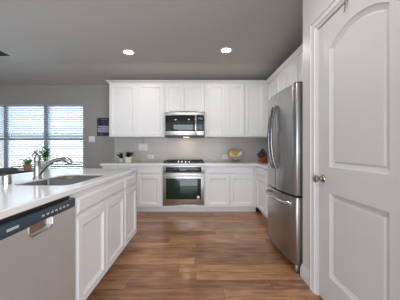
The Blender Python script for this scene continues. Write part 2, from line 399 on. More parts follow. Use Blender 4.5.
# ------------------------------------------------------------------ windows and blinds
mull = [(-3.362+.054), (-4.224+.049)]
xs = [WX1, mull[0], mull[1], WX0]
wlab = ['window beside the wall switch, right of three', 'middle window of the three behind the faucet', 'leftmost of the three breakfast windows']
blab = ['white slatted blind on the window nearest the wall switch', 'white slatted blind on the window behind the faucet and plants', 'white slatted blind cut by the left edge of the photo']
for i in range(3):
    a, b = xs[i+1], xs[i]
    mb = MB(); y0, y1 = YB+.045, YB+.11; fw = 0.05; g = .0015
    mb.box(a+g, a+fw, y0, y1, WZ0+g, WZ1-g); mb.box(b-fw, b-g, y0, y1, WZ0+g, WZ1-g); mb.box(a+fw, b-fw, y0, y1, WZ0+g, WZ0+fw); mb.box(a+fw, b-fw, y0, y1, WZ1-fw, WZ1-g)
    mb.box(a+fw, b-fw, y0, y1, 1.37, 1.42)
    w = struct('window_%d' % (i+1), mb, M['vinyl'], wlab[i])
    gl = MB(); gl.box(a+fw, b-fw, y0+.03, y0+.034, WZ0+fw, 1.37); gl.box(a+fw, b-fw, y0+.03, y0+.034, 1.42, WZ1-fw)
    gm = bpy.data.materials.get('window_pane_glass')
    if gm is None:
        gm = bpy.data.materials.new('window_pane_glass'); gm.use_nodes = True; n = gm.node_tree.nodes; L = gm.node_tree.links
        n.remove(n['Principled BSDF']); tr = n.new('ShaderNodeBsdfTransparent'); gs = n.new('ShaderNodeBsdfGlossy'); gs.inputs['Roughness'].default_value = 0.02
        mx = n.new('ShaderNodeMixShader'); mx.inputs[0].default_value = 0.06; L.new(tr.outputs[0], mx.inputs[1]); L.new(gs.outputs[0], mx.inputs[2]); L.new(mx.outputs[0], n['Material Output'].inputs[0])
    obj('pane', gl, gm, w)
    t = thing('window_blind', blab[i], 'blind', ((a+b)/2, YB+.02, WZ0+.02), 'slatted blinds on the breakfast windows')
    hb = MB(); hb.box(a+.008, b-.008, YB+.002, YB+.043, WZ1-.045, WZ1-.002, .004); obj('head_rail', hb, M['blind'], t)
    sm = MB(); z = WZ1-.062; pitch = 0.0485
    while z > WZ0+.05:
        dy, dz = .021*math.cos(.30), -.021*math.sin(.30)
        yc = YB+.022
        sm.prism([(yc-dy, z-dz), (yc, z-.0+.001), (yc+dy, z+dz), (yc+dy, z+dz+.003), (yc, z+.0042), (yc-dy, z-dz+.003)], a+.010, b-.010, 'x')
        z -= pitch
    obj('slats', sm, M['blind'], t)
    rb = MB(); rb.box(a+.010, b-.010, YB+.008, YB+.036, WZ0+.006, WZ0+.028, .004); obj('bottom_rail', rb, M['blind'], t)
    for f in (.18, .82):
        cb = MB(); xx = a+(b-a)*f; cb.tube([(xx, YB+.0008, WZ0+.03), (xx, YB+.0008, WZ1-.04)], .0012, 6); obj('ladder_cord', cb, M['blind'], t)
sl = MB(); sl.box(WX0-.05, WX1+.05, YB-.045, YB-.002, WZ0-.025, WZ0-.002, .004); struct('trim_3', sl, M['trim'], 'white sill under the breakfast windows')

# ------------------------------------------------------------------ cabinets
TK, BT = 0.10, 0.876         # toe kick height, top of base carcass
def base_cabinet(label, face, o, w, depth, drawers, doors, paint, group, carcass_open=False, tk=TK, inset=.075, top=BT, dtop=.85, dbot=.724, doortop=.694):
    fr = FR(o, face)
    root = thing('base_cabinet', label, 'cabinet', o, group)
    g = .0008
    b = MB(fr)
    if carcass_open:
        T = .018
        b.box(g, w-g, tk, top, -T, 0); b.box(g, w-g, tk, tk+T, -depth, -T); b.box(g, g+T, tk+T, top, -depth, -T); b.box(w-g-T, w-g, tk+T, top, -depth, -T); b.box(g+T, w-g-T, tk+T, top, -depth, -depth+T)
    else: b.box(g, w-g, tk, top, -depth, 0, .0015, 1)
    obj('carcass', b, paint, root)
    k = MB(fr); k.box(g, w-g, 0.001, tk-.0005, -depth, -inset); obj('toe_kick', k, paint, root)
    for (a, c) in drawers:
        d = MB(fr); slab(d, a, c, dbot, dtop, .0005, .022); obj('drawer_front', d, paint, root, 8)
    for (a, c) in doors:
        d = MB(fr); panel(d, a, c, tk+.022, doortop, .0005, .022); obj('cabinet_door', d, paint, root, 8)
    return root
FY = 3.926
GB = 'white base cabinets along the far wall'
base_cabinet('white base cabinet at the left end of far counter, under the small planters', '-Y', (-1.78, FY, 0), .64, .63, [(.02, .62)], [(.02, .315), (.325, .62)], M['white'], GB)
base_cabinet('white base cabinet with one door, directly left of the oven', '-Y', (-1.138, FY, 0), .474, .63, [(.015, .445)], [(.015, .445)], M['white'], GB)
base_cabinet('white two-door base cabinet directly right of the oven', '-Y', (.125, FY, 0), .965, .63, [(.022, .90)], [(.022, .455), (.465, .90)], M['white'], GB)
base_cabinet('white base cabinet between the far corner and the refrigerator', '-X', (1.093, FY-.001, 0), 1.08, .64, [(.03, .50), (.53, 1.06)], [(.03, .50), (.53, 1.06)], M['white'], GB)
# housing round the oven
oc = thing('oven_cabinet', 'white cabinet housing built around the oven', 'cabinet', (-.27, FY, 0))
b = MB(); b.box(-.663, -.652, FY, FY+.63, TK, BT); b.box(.113, .124, FY, FY+.63, TK, BT); b.box(-.651, .112, FY, FY+.63, TK, TK+.03); obj('carcass', b, M['white'], oc)
b = MB(); b.box(-.663, .124, FY+.075, FY+.63, .001, TK-.0005); obj('toe_kick', b, M['white'], oc)
# L-shaped counter
ct = MB(); cx = 1.060
ct.prism([(-1.80, FY-.040), (cx, FY-.040), (cx, 2.842), (XR-.012, 2.842), (XR-.012, YB-.012), (-1.80, YB-.012)], BT+.001, .914, 'z', .004)
tag(obj('countertop', ct, M['quartz']), 'white L-shaped stone countertop along the far wall', 'countertop')

# upper cabinets
UZ0, UZ1, UY = 1.422, 2.488, 4.235
def upper_cabinet(label, face, o, w, h, depth, doors, z0=0.012, side=None):
    fr = FR(o, face); root = thing('upper_cabinet', label, 'cabinet', o, 'white upper cabinets')
    b = MB(fr); b.box(.0008, w-.0008, 0, h, -depth, 0, .0015, 1); obj('carcass', b, M['white'], root)
    for a, c in doors:
        d = MB(fr); panel(d, a, c, z0, h-.022, .0005, .020); obj('cabinet_door', d, M['white'], root, 8)
    return root
UD = YB-.001-UY
upper_cabinet('white upper cabinet with two tall doors, left of the microwave', '-Y', (-1.775, UY, UZ0), 1.118, UZ1-UZ0, UD, [(.015, .545), (.580, 1.080)])
upper_cabinet('short white upper cabinet directly above the microwave', '-Y', (-.655, UY, 1.925), .785, UZ1-1.925, UD, [(.012, .375), (.395, .772)])
upper_cabinet('white upper cabinet with two tall doors, right of the microwave', '-Y', (.132, UY, UZ0), .80, UZ1-UZ0, UD, [(.036, .400), (.425, .790)])
upper_cabinet('white single-door upper cabinet in the far right corner', '-Y', (.934, UY, UZ0), .466, UZ1-UZ0, UD, [(.012, .380)])
UX = 1.40
upper_cabinet('white upper cabinet on the right wall nearest the corner', '-X', (UX, UY-.001, UZ0), .49, UZ1-UZ0, XR-.002-UX, [(.06, .475)])
upper_cabinet('white upper cabinet on the right wall between corner cabinet and fridge cabinet', '-X', (UX, 3.742, UZ0), .80, UZ1-UZ0, XR-.002-UX, [(.012, .425), (.445, .785)])
upper_cabinet('short white cabinet above the refrigerator', '-X', (UX, 2.935, 1.93), .975, UZ1-1.93, XR-.002-UX, [(.03, .48), (.50, .95)])
# crown moulding on the cabinet tops
CP = [(0.0, 0), (.012, .0), (.014, .012), (.030, .030), (.044, .036), (.050, .044), (.050, .052), (0, .052)]
cr = MB(); zt = UZ1+.0005
path = [((-1.775, YB-.002), (-1, 0)), ((-1.775, UY), (-1, -1)), ((UX, UY), (-1, -1)), ((UX, 1.962), (-1, 0))]
cr.loft([[(x+dx*t, y+dy*t, zt+z) for t, z in CP] for (x, y), (dx, dy) in path])
struct('trim_4', cr, M['white'], 'white crown moulding on top of the upper cabinets')
# light rail under left/right uppers is part of the carcass; thin bottom rail
# ------------------------------------------------------------------ microwave
def microwave():
    x0, x1, z0, z1, yf = -.653, .127, 1.437, 1.921, 4.14
    o = thing('microwave', 'stainless over-the-range microwave with black window', 'microwave', ((x0+x1)/2, yf, z0))
    b = MB(); b.box(x0, x1, yf+.03, YB-.012, z0, z1, .003); obj('body', b, M['darksteel'], o)
    b = MB(); b.box(x0, x1, yf, yf+.029, z1-.066, z1, .004)
    for k in range(24): b.box(x0+.04+k*.0295, x0+.06+k*.0295, yf-.001, yf, z1-.022, z1-.016)
    obj('vent_panel', b, M['steel_h'], o)
    xd = x0+.612
    b = MB(); b.box(x0, xd, yf, yf+.029, z0+.012, z1-.069, .004); d = obj('microwave_door', b, M['steel_h'], o)
    b = MB(); b.box(x0+.018, xd-.012, yf-.003, yf, z0+.092, z1-.080, .001); obj('window', b, M['glassblk'], d)
    b = MB(); b.tube([(xd-.010, yf-.002, z0+.100), (xd-.010, yf-.034, z0+.115), (xd-.010, yf-.040, z0+.20), (xd-.010, yf-.040, z1-.17), (xd-.010, yf-.034, z1-.100), (xd-.010, yf-.002, z1-.085)], .0095, 10); obj('handle', b, M['chrome'], d)
    b = MB(); b.box(xd+.002, x1, yf, yf+.029, z0+.012, z1-.069, .004); c = obj('control_panel', b, M['steel_h'], o)
    b = MB(); b.box(xd+.014, x1-.010, yf-.003, yf, z0+.092, z1-.080, .001); obj('key_pad', b, M['ctrl'], c)
    b = MB(); b.box(xd+.040, x1-.035, yf-.0042, yf-.003, z1-.155, z1-.120); obj('display', b, M['disp'], c)
    for r in range(5):
        for q in range(3): b = MB(); b.box(xd+.030+q*.036, xd+.054+q*.036, yf-.0042, yf-.003, z0+.115+r*.038, z0+.135+r*.038); obj('button', b, M['dwctrl'], c)
    b = MB(); b.box(x0+.004, x1-.004, yf+.004, yf+.3, z0-.014, z0-.0005, .003); obj('underside_grille', b, M['darksteel'], o)
    b = MB(); b.box(-.30, -.18, yf+.16, yf+.22, z0-.0152, z0-.0142); obj('lamp_lens', b, M['warmlens'], o)
    area_light('hood_lamp', (0.02, .19, -.018), (0, 0, 0), .12, .06, .7, (1, .72, .42), parent=o)
microwave()

# ------------------------------------------------------------------ oven
def oven():
    x0, x1, yf = -.650, .111, FY-.016
    o = thing('oven', 'stainless built-in oven with a dark glass door', 'oven', (-.27, yf, TK+.031))
    b = MB(); b.box(x0+.004, x1-.004, yf+.022, FY+.58, TK+.0315, BT-.003); obj('body', b, M['darksteel'], o)
    b = MB(); b.box(x0, x1, yf-.002, yf+.021, .742, BT-.004, .003); c = obj('control_panel', b, M['steel_h'], o)
    b = MB(); b.box(x0+.055, x1-.045, yf-.005, yf-.002, .755, .848, .001); s_ = obj('control_glass', b, M['ctrl'], c)
    b = MB(); b.box(-.345, -.215, yf-.0062, yf-.005, .785, .820)
    obj('display', b, M['disp'], c)
    for k in range(10): u = (-.56 if k < 5 else -.305)+k*.035; b = MB(); b.box(u, u+.018, yf-.0062, yf-.005, .795, .808); obj('touch_key', b, M['disp'], c)
    b = MB(); b.box(x0, x1, yf-.014, yf+.021, .152, .738, .005); d = obj('oven_door', b, M['steel_h'], o)
    b = MB(); b.box(x0+.060, x1-.055, yf-.017, yf-.014, .255, .640, .0015); obj('window', b, M['ovenglass'], d)
    h = MB(); zz = .690
    h.tube([(x0+.035, yf-.060, zz), (x1-.035, yf-.060, zz)], .012, 12)
    for xx in (x0+.06, x1-.06): h.tube([(xx, yf-.013, zz), (xx, yf-.060, zz)], .009, 10)
    obj('handle', h, M['chrome'], d)
    b = MB(); b.lathe([(0, 0), (.026, 0), (.026, -.0015), (0, -.0015)], (x1-.105, yf-.0172, .295), 'y', 24); obj('badge', b, M['steel'], d)
    b = MB(); b.box(x0, x1, yf+.0, yf+.021, TK+.0315, .149, .003); obj('lower_vent', b, M['steel_h'], o)
oven()

# ------------------------------------------------------------------ cooktop
def cooktop():
    x0, x1, y0, y1, z = -.653, .115, 3.955, 4.475, .9145
    o = thing('cooktop', 'gas cooktop with black grates set in far counter', 'cooktop', (-.27, 4.2, z))
    b = MB(); b.prism(rrect(x0, x1, y0, y1, .03), z, z+.012, 'z', .003); obj('tray', b, M['darksteel'], o)
    for (cx, cy) in ((-.52, 4.09), (-.52, 4.34), (-.02, 4.09), (-.02, 4.34), (-.27, 4.32)):
        b = MB(); b.lathe([(.055, 0), (.055, .006), (.040, .010), (.038, .018), (.030, .021), (0, .022)], (cx, cy, z+.012), 'z', 20); obj('burner', b, M['iron'], o)
    for gx0, gx1 in ((-.640, -.400), (-.385, -.155), (-.140, .102)):
        b = MB(); zt = z+.046; r = .007; ya, yb_ = (3.975, 4.455) if gx0 != -.385 else (4.10, 4.455)
        b.box(gx0, gx1, ya, ya+.014, zt-.012, zt, .002); b.box(gx0, gx1, yb_-.014, yb_, zt-.012, zt, .002)
        b.box(gx0, gx0+.014, ya, yb_, zt-.012, zt, .002); b.box(gx1-.014, gx1, ya, yb_, zt-.012, zt, .002)
        xm = (gx0+gx1)/2; b.box(xm-.006, xm+.006, ya, yb_, zt-.012, zt, .002)
        for f in (.27, .5, .73): yy = ya+(yb_-ya)*f; b.box(gx0, gx1, yy-.006, yy+.006, zt-.012, zt, .002)
        for fx in (gx0+.008, gx1-.008):
            for fy in (ya+.008, yb_-.008): b.box(fx-.008, fx+.008, fy-.008, fy+.008, z+.012, zt-.012)
        obj('grate', b, M['iron'], o)
    for k in range(4):
        b = MB(); kx = -.370+k*.067
        b.lathe([(.021, 0), (.021, .006), (.017, .010), (.016, .030), (.013, .033), (0, .033)], (kx, 4.02, z+.012), 'z', 18); obj('knob', b, M['chrome'], o)
cooktop()

# ------------------------------------------------------------------ refrigerator
def refrigerator():
    ya, yb_ = 1.985, 2.795; xe = 0.915; bul = .040; zt = 1.795; xb = .985
    o = thing('refrigerator', 'stainless french-door refrigerator beside the pantry wall', 'refrigerator', (1.3, (ya+yb_)/2, 0))
    b = MB(); b.box(xb+.006, XR-.03, ya+.004, yb_-.004, .06, zt-.015, .006); obj('body', b, M['darksteel'], o)
    def front(y): t = (y-ya)/(yb_-ya); return xe-bul*(1-(2*t-1)**2)
    def door(y0, y1, r0, r1, n=14):
        pts = []; 
        ys = [y0+(y1-y0)*i/n for i in range(n+1)]
        fr = [(front(y), y) for y in ys]
        # round the two vertical edges
        def rnd(p, r, sgn):
            return [(p[0]+r*(1-math.sin(a)), p[1]+sgn*r*(1-math.cos(a))) for a in (0, PI/8, PI/4, PI*3/8, PI/2)]
        A = rnd(fr[0], r0, 1); B = rnd(fr[-1], r1, -1)[::-1]
        mid = [p for p in fr if fr[0][1]+r0 < p[1] < fr[-1][1]-r1]
        return A+mid+B+[(xb, y1), (xb, y0)]
    ym = (ya+yb_)/2
    labels = {}
    for (y0, y1, r0, r1, hy) in ((ya, ym-.002, .022, .006, ym-.045), (ym+.002, yb_, .006, .022, ym+.045)):
        b = MB(); b.prism(door(y0, y1, r0, r1), .735, zt, 'z', .005); d = obj('fridge_door', b, M['steel'], o)
        h = MB(); pts = []
        for i in range(15):
            f = i/14; zz = .955+f*.70; off = .012+.058*math.sin(PI*f)**0.6
            pts.append((front(hy)-off+.004, hy, zz))
        h.tube(pts, [.0135]*15, 12); obj('handle', h, M['handle'], d)
        g = MB(); sg = 1 if hy < ym else -1
    b = MB(); b.prism(door(ya, yb_, .022, .022, 22), .085, .718, 'z', .005); d = obj('freezer_drawer', b, M['steel'], o)
    h = MB(); pts = []
    for i in range(19):
        f = i/18; y = ya+.075+f*(yb_-ya-.15); off = .010+.050*math.sin(PI*f)**0.45; pts.append((front(y)-off, y, .648))
    h.tube(pts, .013, 12); obj('handle', h, M['chrome'], d)
    for y in (ya+.05, yb_-.05):
        b = MB(); b.box(xe+.012, xb+.10, y-.03, y+.03, zt+.001, zt+.022, .005); obj('hinge_cover', b, M['darksteel'], o)
    b = MB(); b.box(xe+.045, xb+.05, ya+.02, yb_-.02, .018, .080, .004); obj('kick_grille', b, M['black'], o)
    for y in (ya+.055, yb_-.055):
        b = MB(); b.lathe([(.022, 0.0005), (.022, .012), (.010, .016), (.010, .06)], (1.03, y, 0), 'z', 14); obj('foot', b, M['rubber'], o)
        b = MB(); b.lathe([(.022, 0.0005), (.022, .012), (.010, .016), (.010, .06)], (XR-.09, y, 0), 'z', 14); obj('foot', b, M['rubber'], o)
    b = MB(); b.box(xe+.008, xb+.01, ya+.012, ya+.05, .012, .078, .004); obj('leg_cover', b, M['steel'], o)
refrigerator()

# ------------------------------------------------------------------ island
IX = -.815; IZ = .925; IT = .887
GI = 'pale base cabinets in the island'
kw = dict(top=IT, dtop=.850, dbot=.742, doortop=.708, tk=.085)
base_cabinet('pale two-door sink cabinet in island, right of the dishwasher', '+X', (IX, 1.384, 0), .919, .60, [(.02, .90)], [(.02, .453), (.463, .90)], M['island'], GI, True, **kw)
base_cabinet('pale narrow cabinet with a drawer at the far end of island', '+X', (IX, 2.305, 0), .452, .60, [(.018, .432)], [(.018, .432)], M['island'], GI, **kw)
e_ = MB(); e_.box(-1.54, -1.419, .755, 2.757, .001, IT); tag(obj('island_back_panel', e_, M['island']), 'pale panel wall forming the back of the island under counter overhang', 'panel')
e_ = MB(); e_.box(-1.417, IX, .755, .776, .001, IT); tag(obj('island_end_panel', e_, M['island']), 'pale panel closing the near end of island beside dishwasher', 'panel')
def island_top():
    x0, x1, y0, y1 = -1.85, -.793, .73, 2.772
    hole = rrect(-1.305, -.888, 1.455, 2.105, .075, 8)  # ccw from +x,+y corner
    mb = MB(); b = .005
    n = 9
    outer = [(x1, y1), (x0, y1), (x0, y0), (x1, y0)]
    def ring(pts, z): return [mb._v((p[0], p[1], z)) for p in pts]
    cx, cy = (x0+x1)/2, (y0+y1)/2
    ins = [(p[0]+(b if p[0] < cx else -b), p[1]+(b if p[1] < cy else -b)) for p in outer]
    T = ring(ins, IZ); U = ring(outer, IZ-b); D = ring(outer, IT+.001+b); E = ring(ins, IT+.001)
    hT = ring(hole, IZ); hB = ring(hole, IT+.001)
    F_ = mb.bm.faces.new
    for A, B in ((T, U), (U, D), (D, E)):
        for i in range(4): F_((A[i], A[(i+1)%4], B[(i+1)%4], B[i]))
    for O, Hh in ((T, hT), (E, hB)):
        for k in range(4):
            seg = Hh[k*n:(k+1)*n]
            for p, q in zip(seg, seg[1:]): F_((O[k], p, q))
            nx = Hh[((k+1)*n) % len(Hh)]
            F_((O[k], seg[-1], nx, O[(k+1)%4]))
    for i in range(len(hT)): F_((hT[i], hT[(i+1)%len(hT)], hB[(i+1)%len(hT)], hB[i]))
    return mb
tag(obj('island_countertop', island_top(), M['quartz']), 'white stone countertop on the island with sink cut-out', 'countertop')
def sink():
    o = thing('sink', 'stainless double-bowl sink sunk in the island countertop', 'sink', (-1.097, 1.78, .68))
    for (y0, y1, ra, rb) in ((1.4562, 1.834, .022, .075), (1.836, 2.1038, .075, .022)):   # rb: near corners, ra: far corners
        mb = MB(); x0, x1 = -1.3038, -.8892; zt = IZ-.010
        def L(d, z, k=1.0):
            a_, b_ = max(ra*k-d*.4, .008), max(rb*k-d*.4, .008)
            X0, X1, Y0, Y1 = x0+d, x1-d, y0+d, y1-d
            pts = arc(X1-a_, Y1-a_, a_, 0, PI/2, 6)+arc(X0+a_, Y1-a_, a_, PI/2, PI, 6)+arc(X0+b_, Y0+b_, b_, PI, 1.5*PI, 6)+arc(X1-b_, Y0+b_, b_, 1.5*PI, 2*PI, 6)
            return [(p, q, z) for p, q in pts]
        mb.loft([L(.002, .700), L(0, zt-.004), L(0, zt), L(.004, zt+.001), L(.007, zt-.004), L(.016, .715), L(.030, .698), L(.055, .694), L(.055, .690), L(.028, .693)], True, False)
        mb.loft([L(.0545, .6945), L(.0545, .690)])
        w = obj('bowl', mb, M['steel_sink'], o)
        d = MB(); d.lathe([(.040, 0), (.040, .002), (.030, .003), (.026, .001), (0, .001)], ((x0+x1)/2, (y0+y1)/2, .6948), 'z', 20); obj('drain', d, M['chrome'], w)
sink()
def faucet():
    x, y, z = -1.350, 1.785, IZ+.001
    o = thing('faucet', 'brushed steel pull-out faucet with arched spout behind sink', 'faucet', (x, y, z))
    b = MB(); b.lathe([(.034, 0), (.034, .008), (.030, .014), (.028, .03), (.0265, .09), (.0255, .125), (.0275, .130), (.0275, .136), (.024, .140)], (x, y, z), 'z', 22); obj('body', b, M['steel'], o)
    b = MB(); b.lathe([(.024, .1405), (.0265, .146), (.0255, .175), (.020, .198), (.010, .206), (0, .207)], (x, y, z), 'z', 22)
    b.tube([(x, y, z+.195), (x-.022, y+.012, z+.215), (x-.050, y+.03, z+.228)], [.011, .009, .007], 10); obj('lever', b, M['steel'], o)
    b = MB(); pts = [(.015, .045), (.035, .070), (.060, .100), (.090, .127), (.125, .148), (.165, .160), (.200, .163)]
    b.tube([(x+a, y+.05*a, z+h) for a, h in pts], [.017, .017, .0165, .016, .0155, .015, .015], 14); obj('spout', b, M['steel'], o)
    b = MB(); b.tube([(x+.200, y+.010, z+.163), (x+.212, y+.0106, z+.1635), (x+.235, y+.012, z+.160), (x+.255, y+.013, z+.150), (x+.268, y+.0135, z+.134), (x+.270, y+.0135, z+.128)], [.015, .021, .022, .023, .021, .018], 14); obj('spray_head', b, M['steel'], o)
faucet()
b = MB(); b.lathe([(.028, 0), (.028, .004), (.0265, .006), (.026, .058), (.024, .064), (.018, .067), (0, .0675)], (-1.347, 1.495, IZ+.001), 'z', 24)
tag(obj('air_gap_cap', b, M['chrome']), 'short shiny metal cap standing on island left of the faucet', 'air gap')

# dishwasher
def dishwasher():
    y0, y1, xf = .780, 1.380, IX+.018
    o = thing('dishwasher', 'stainless dishwasher with a dark control strip in the island', 'dishwasher', (IX-.28, 1.08, 0))
    b = MB(); b.box(-1.40, IX-.022, y0+.004, y1-.004, .09, .870); obj('body', b, M['darksteel'], o)
    # door with scooped handle pocket
    fr = FR((xf, y0+.002, 0), '+X'); w = y1-y0-.004
    mb = MB(fr); T = .038
    z0, z1 = .105, .805; pu0, pu1, pz0 = w/2-.082, w/2+.082, .752
    N = 8
    # pocket outline: open at the top edge of the door
    pk = [(pu0, z1), (pu0, pz0+.022)]+[(pu0+.022-.022*math.cos(a), pz0+.022-.022*math.sin(a)) for a in (PI/6, PI/3, PI/2)]+[(pu1-.022+.022*math.sin(a), pz0+.022-.022*math.cos(a)) for a in (0, PI/6, PI/3)]+[(pu1, pz0+.022), (pu1, z1)]
    V = {}
    def q(*pts):
        vs = []
        for p in pts:
            k = tuple(round(c, 5) for c in p)
            if k not in V: V[k] = mb._v(p)
            vs.append(V[k])
        mb.bm.faces.new(vs)
    lower = pk[1:-1]                                   # pocket floor outline from left to right
    top = [(0, z1)]+pk+[(w, z1)]
    for n in (0.0, -T):
        q((0, z0, n), (pu0, z0, n), (*pk[1], n), (0, pk[1][1], n)); q((0, pk[1][1], n), (*pk[1], n), (*pk[0], n), (0, z1, n))
        q((pu1, z0, n), (w, z0, n), (w, pk[-2][1], n), (*pk[-2], n)); q((*pk[-2], n), (w, pk[-2][1], n), (w, z1, n), (*pk[-1], n))
        for c, e in zip(lower, lower[1:]): q((c[0], z0, n), (e[0], z0, n), (*e, n), (*c, n))
    ring = [(0, z0)]+[(c[0], z0) for c in lower]+[(w, z0), (w, lower[-1][1]), (w, z1)]+pk[::-1]+[(0, z1), (0, lower[0][1])]
    for c, e in zip(ring, ring[1:]+ring[:1]): q((*c, 0.0), (*e, 0.0), (*e, -T), (*c, -T))
    d = obj('dishwasher_door', mb, M['steel_dw'], o)
    mb = MB(fr); mb.prism([(p[0]+(.0008 if p[0] < w/2 else -.0008), max(p[1], pz0+.0008)) for p in pk], -T+.001, -.018); obj('handle_pocket', mb, M['chrome'], d)
    mb = MB(fr); mb.tube([(p[0], p[1], .0005) for p in pk], .0035, 8); obj('pocket_rim', mb, M['chrome'], d)
    mb = MB(fr); mb.box(0, w, .8065, .860, -T, .0005, .004); c = obj('control_strip', mb, M['dwctrl'], o)
    mb = MB(fr)
    for k in range(7): mb = MB(fr); mb.box(.30+k*.034, .318+k*.034, .826, .836, .0006, .0012); obj('button', mb, M['ventd'], c)
    mb = MB(fr); mb.box(.10, .16, .826, .838, .0006, .0012); obj('display', mb, M['ventd'], c)
    mb = MB(fr); mb.box(.005, w-.005, .001, .088, -.10, -.078); obj('toe_kick', mb, M['black'], o)
    for (u, n) in ((.04, -.15), (w-.04, -.15), (.04, -.5), (w-.04, -.5)): mb = MB(fr); mb.box(u-.012, u+.012, .001, .0895, n-.012, n+.012); obj('foot', mb, M['rubber'], o)
dishwasher()

# ------------------------------------------------------------------ ceiling fixtures
def downlight(label, x, y, src=None):
    if src is None:
        o = thing('recessed_light', label, 'ceiling light', (x, y, H), 'recessed ceiling lights')
        b = MB(); b.lathe([(.072, -.001), (.072, -.007), (.080, -.010), (.098, -.006), (.102, -.001)], (x, y, H), 'z', 32, False, False)
        b.lathe([(.1015, -.0008), (.0722, -.0008)], (x, y, H), 'z', 32, False, False); obj('trim_ring', b, M['ringw'], o)
        b = MB(); b.lathe([(0, -.002), (.071, -.002), (.071, -.006), (.045, -.010), (0, -.012)], (x, y, H), 'z', 32, False, False); obj('lens', b, M['lens'], o)
    else:
        o = copy_tree(src); o.location = (x, y, H); o['label'] = label
    l = area_light('lamp_glow', (0, 0, -.014), (0, 0, 0), .13, .13, LAMP, (1.0, .97, .93), 'DISK', parent=o)
    return o
dl = downlight('lit recessed ceiling light above left upper cabinets', -1.115, 3.41)
def dl2(label, x, y):
    o = bpy.data.objects.new('recessed_light', None); C.objects.link(o); o.location = (x, y, H); tag(o, label, 'ceiling light', 'recessed ceiling lights')
    for ch in dl.children:
        c = ch.copy(); C.objects.link(c); c.parent = o
    return o
dl2('lit recessed ceiling light on the right, nearer the refrigerator', .445, 3.34)
dl2('lit recessed ceiling light above the island, behind the photographer', -1.115, 1.2)
dl2('lit recessed ceiling light above the floor in front of pantry door', .30, 1.2)
dl2('added unseen recessed ceiling light farthest behind the photographer on the left', -1.115, -.9)  # unseen fixture added for more light from overhead
dl2('added unseen recessed ceiling light farthest behind the photographer on the right', .60, -.9)  # second unseen fixture, also added for overhead light
def vent():
    x0, x1, y0, y1 = -3.46, -3.095, 3.31, 3.56
    o = thing('ceiling_vent', 'slatted air register on the ceiling at the left edge', 'vent', ((x0+x1)/2, (y0+y1)/2, H))
    b = MB(); zt = H-.0008; zb = H-.010
    b.box(x0, x1, y0, y0+.025, zb, zt, .002); b.box(x0, x1, y1-.025, y1, zb, zt, .002); b.box(x0, x0+.025, y0+.025, y1-.025, zb, zt, .002); b.box(x1-.025, x1, y0+.025, y1-.025, zb, zt, .002)
    obj('frame', b, M['ventd'], o)
    b = MB(); b.box(x0+.025, x1-.025, y0+.025, y1-.025, H-.0022, zt); obj('duct_shade_sheet', b, M['black'], o)  # black sheet standing in for the shade inside the duct
    b = MB()
    for k in range(8):
        y = y0+.037+k*.0245; b.prism([(y, H-.0025), (y+.003, H-.0025), (y+.013, H-.011), (y+.010, H-.011)], x0+.025, x1-.025, 'x')
    obj('slats', b, M['darksteel'], o)
vent()

# ------------------------------------------------------------------ wall plates, sign
def plate(name, label, cat, x0, x1, z0, z1, yb, kind, gangs, group=None):
    o = thing(name, label, cat, ((x0+x1)/2, yb, (z0+z1)/2), group)
    b = MB(); b.box(x0, x1, yb-.006, yb, z0, z1, .002); obj('cover_plate', b, M['plate'], o)
    w = (x1-x0)/gangs
    for g in range(gangs):
        xc = x0+w*(g+.5); zc = (z0+z1)/2
        if kind == 'switch':
            b = MB(); b.box(xc-.016, xc+.016, yb-.010, yb-.006, zc-.033, zc+.033, .002); obj('rocker', b, M['plate'], o)
        else:
            b = MB()
            if z1-z0 > x1-x0:
                for s in (-1, 1): b.lathe([(.016, 0), (.016, -.003), (0, -.003)], (xc, yb-.006, zc+s*.02), 'y', 16)
            else:
                for s in (-1, 1): b.lathe([(.016, 0), (.016, -.003), (0, -.003)], (xc+s*.024, yb-.006, zc), 'y', 16)
            obj('socket', b, M['ventd'], o)
YW = YB-.0005; YT = YB-.0105
plate('light_switch', 'white double light switch on wall right of the window', 'light switch', -2.352, -2.222, 1.335, 1.455, YW, 'switch', 2)
plate('light_switch', 'white double switch plate on backsplash above the planters', 'light switch', -1.275, -1.085, 1.145, 1.295, YT, 'switch', 3)
plate('outlet', 'white outlet on backsplash left of the cooktop', 'outlet', -1.085, -.950, .975, 1.060, YT, 'outlet', 1, 'outlets on the backsplash')
plate('outlet', 'white outlet on backsplash beside the gold platter', 'outlet', .525, .650, .970, 1.065, YT, 'outlet', 1, 'outlets on the backsplash')
hk = MB(); hk.tube([(-1.185, YT-.006, 1.296), (-1.19, YT-.012, 1.32), (-1.16, YT-.012, 1.345), (-1.185, YT-.012, 1.375), (-1.19, YT-.006, 1.4205)], .004, 8)
tag(obj('power_cord', hk, M['black']), 'short dark cord between the switch plate and left upper cabinet', 'cord')
def sign():
    x0, x1, z0, z1 = -2.168, -1.905, 1.465, 1.850; y = YW
    o = thing('wall_sign', 'navy and pale violet printed sign on wall beside the left upper cabinet', 'sign', ((x0+x1)/2, y, z0))
    b = MB(); b.box(x0, x1, y-.018, y, z0, z1, .003); obj('board', b, M['navy'], o)
    b = MB(); b.box(x0+.015, x1-.012, y-.0195, y-.018, z0+.075, z0+.215); obj('pale_band', b, M['print'], o)
    b = MB(); R = random.Random(3)
    for row in range(3):
        for k in range(7):
            xx = x0+.028+k*.030; zz = z0+.095+row*.038
            b.box(xx, xx+.012+R.random()*.010, y-.0203, y-.0195, zz, zz+.012+R.random()*.012)
    obj('dark_mark', b, M['navy'], o)
    b = MB()
    for row, zz in enumerate((z0+.03, z0+.255, z0+.30, z0+.345)):
        for k in range(6):
            if R.random() < .75:
                xx = x0+.02+k*.037; b.box(xx, xx+.010+R.random()*.014, y-.0188, y-.018, zz, zz+.006+R.random()*.01)
    obj('pale_mark', b, M['print'], o)
sign()

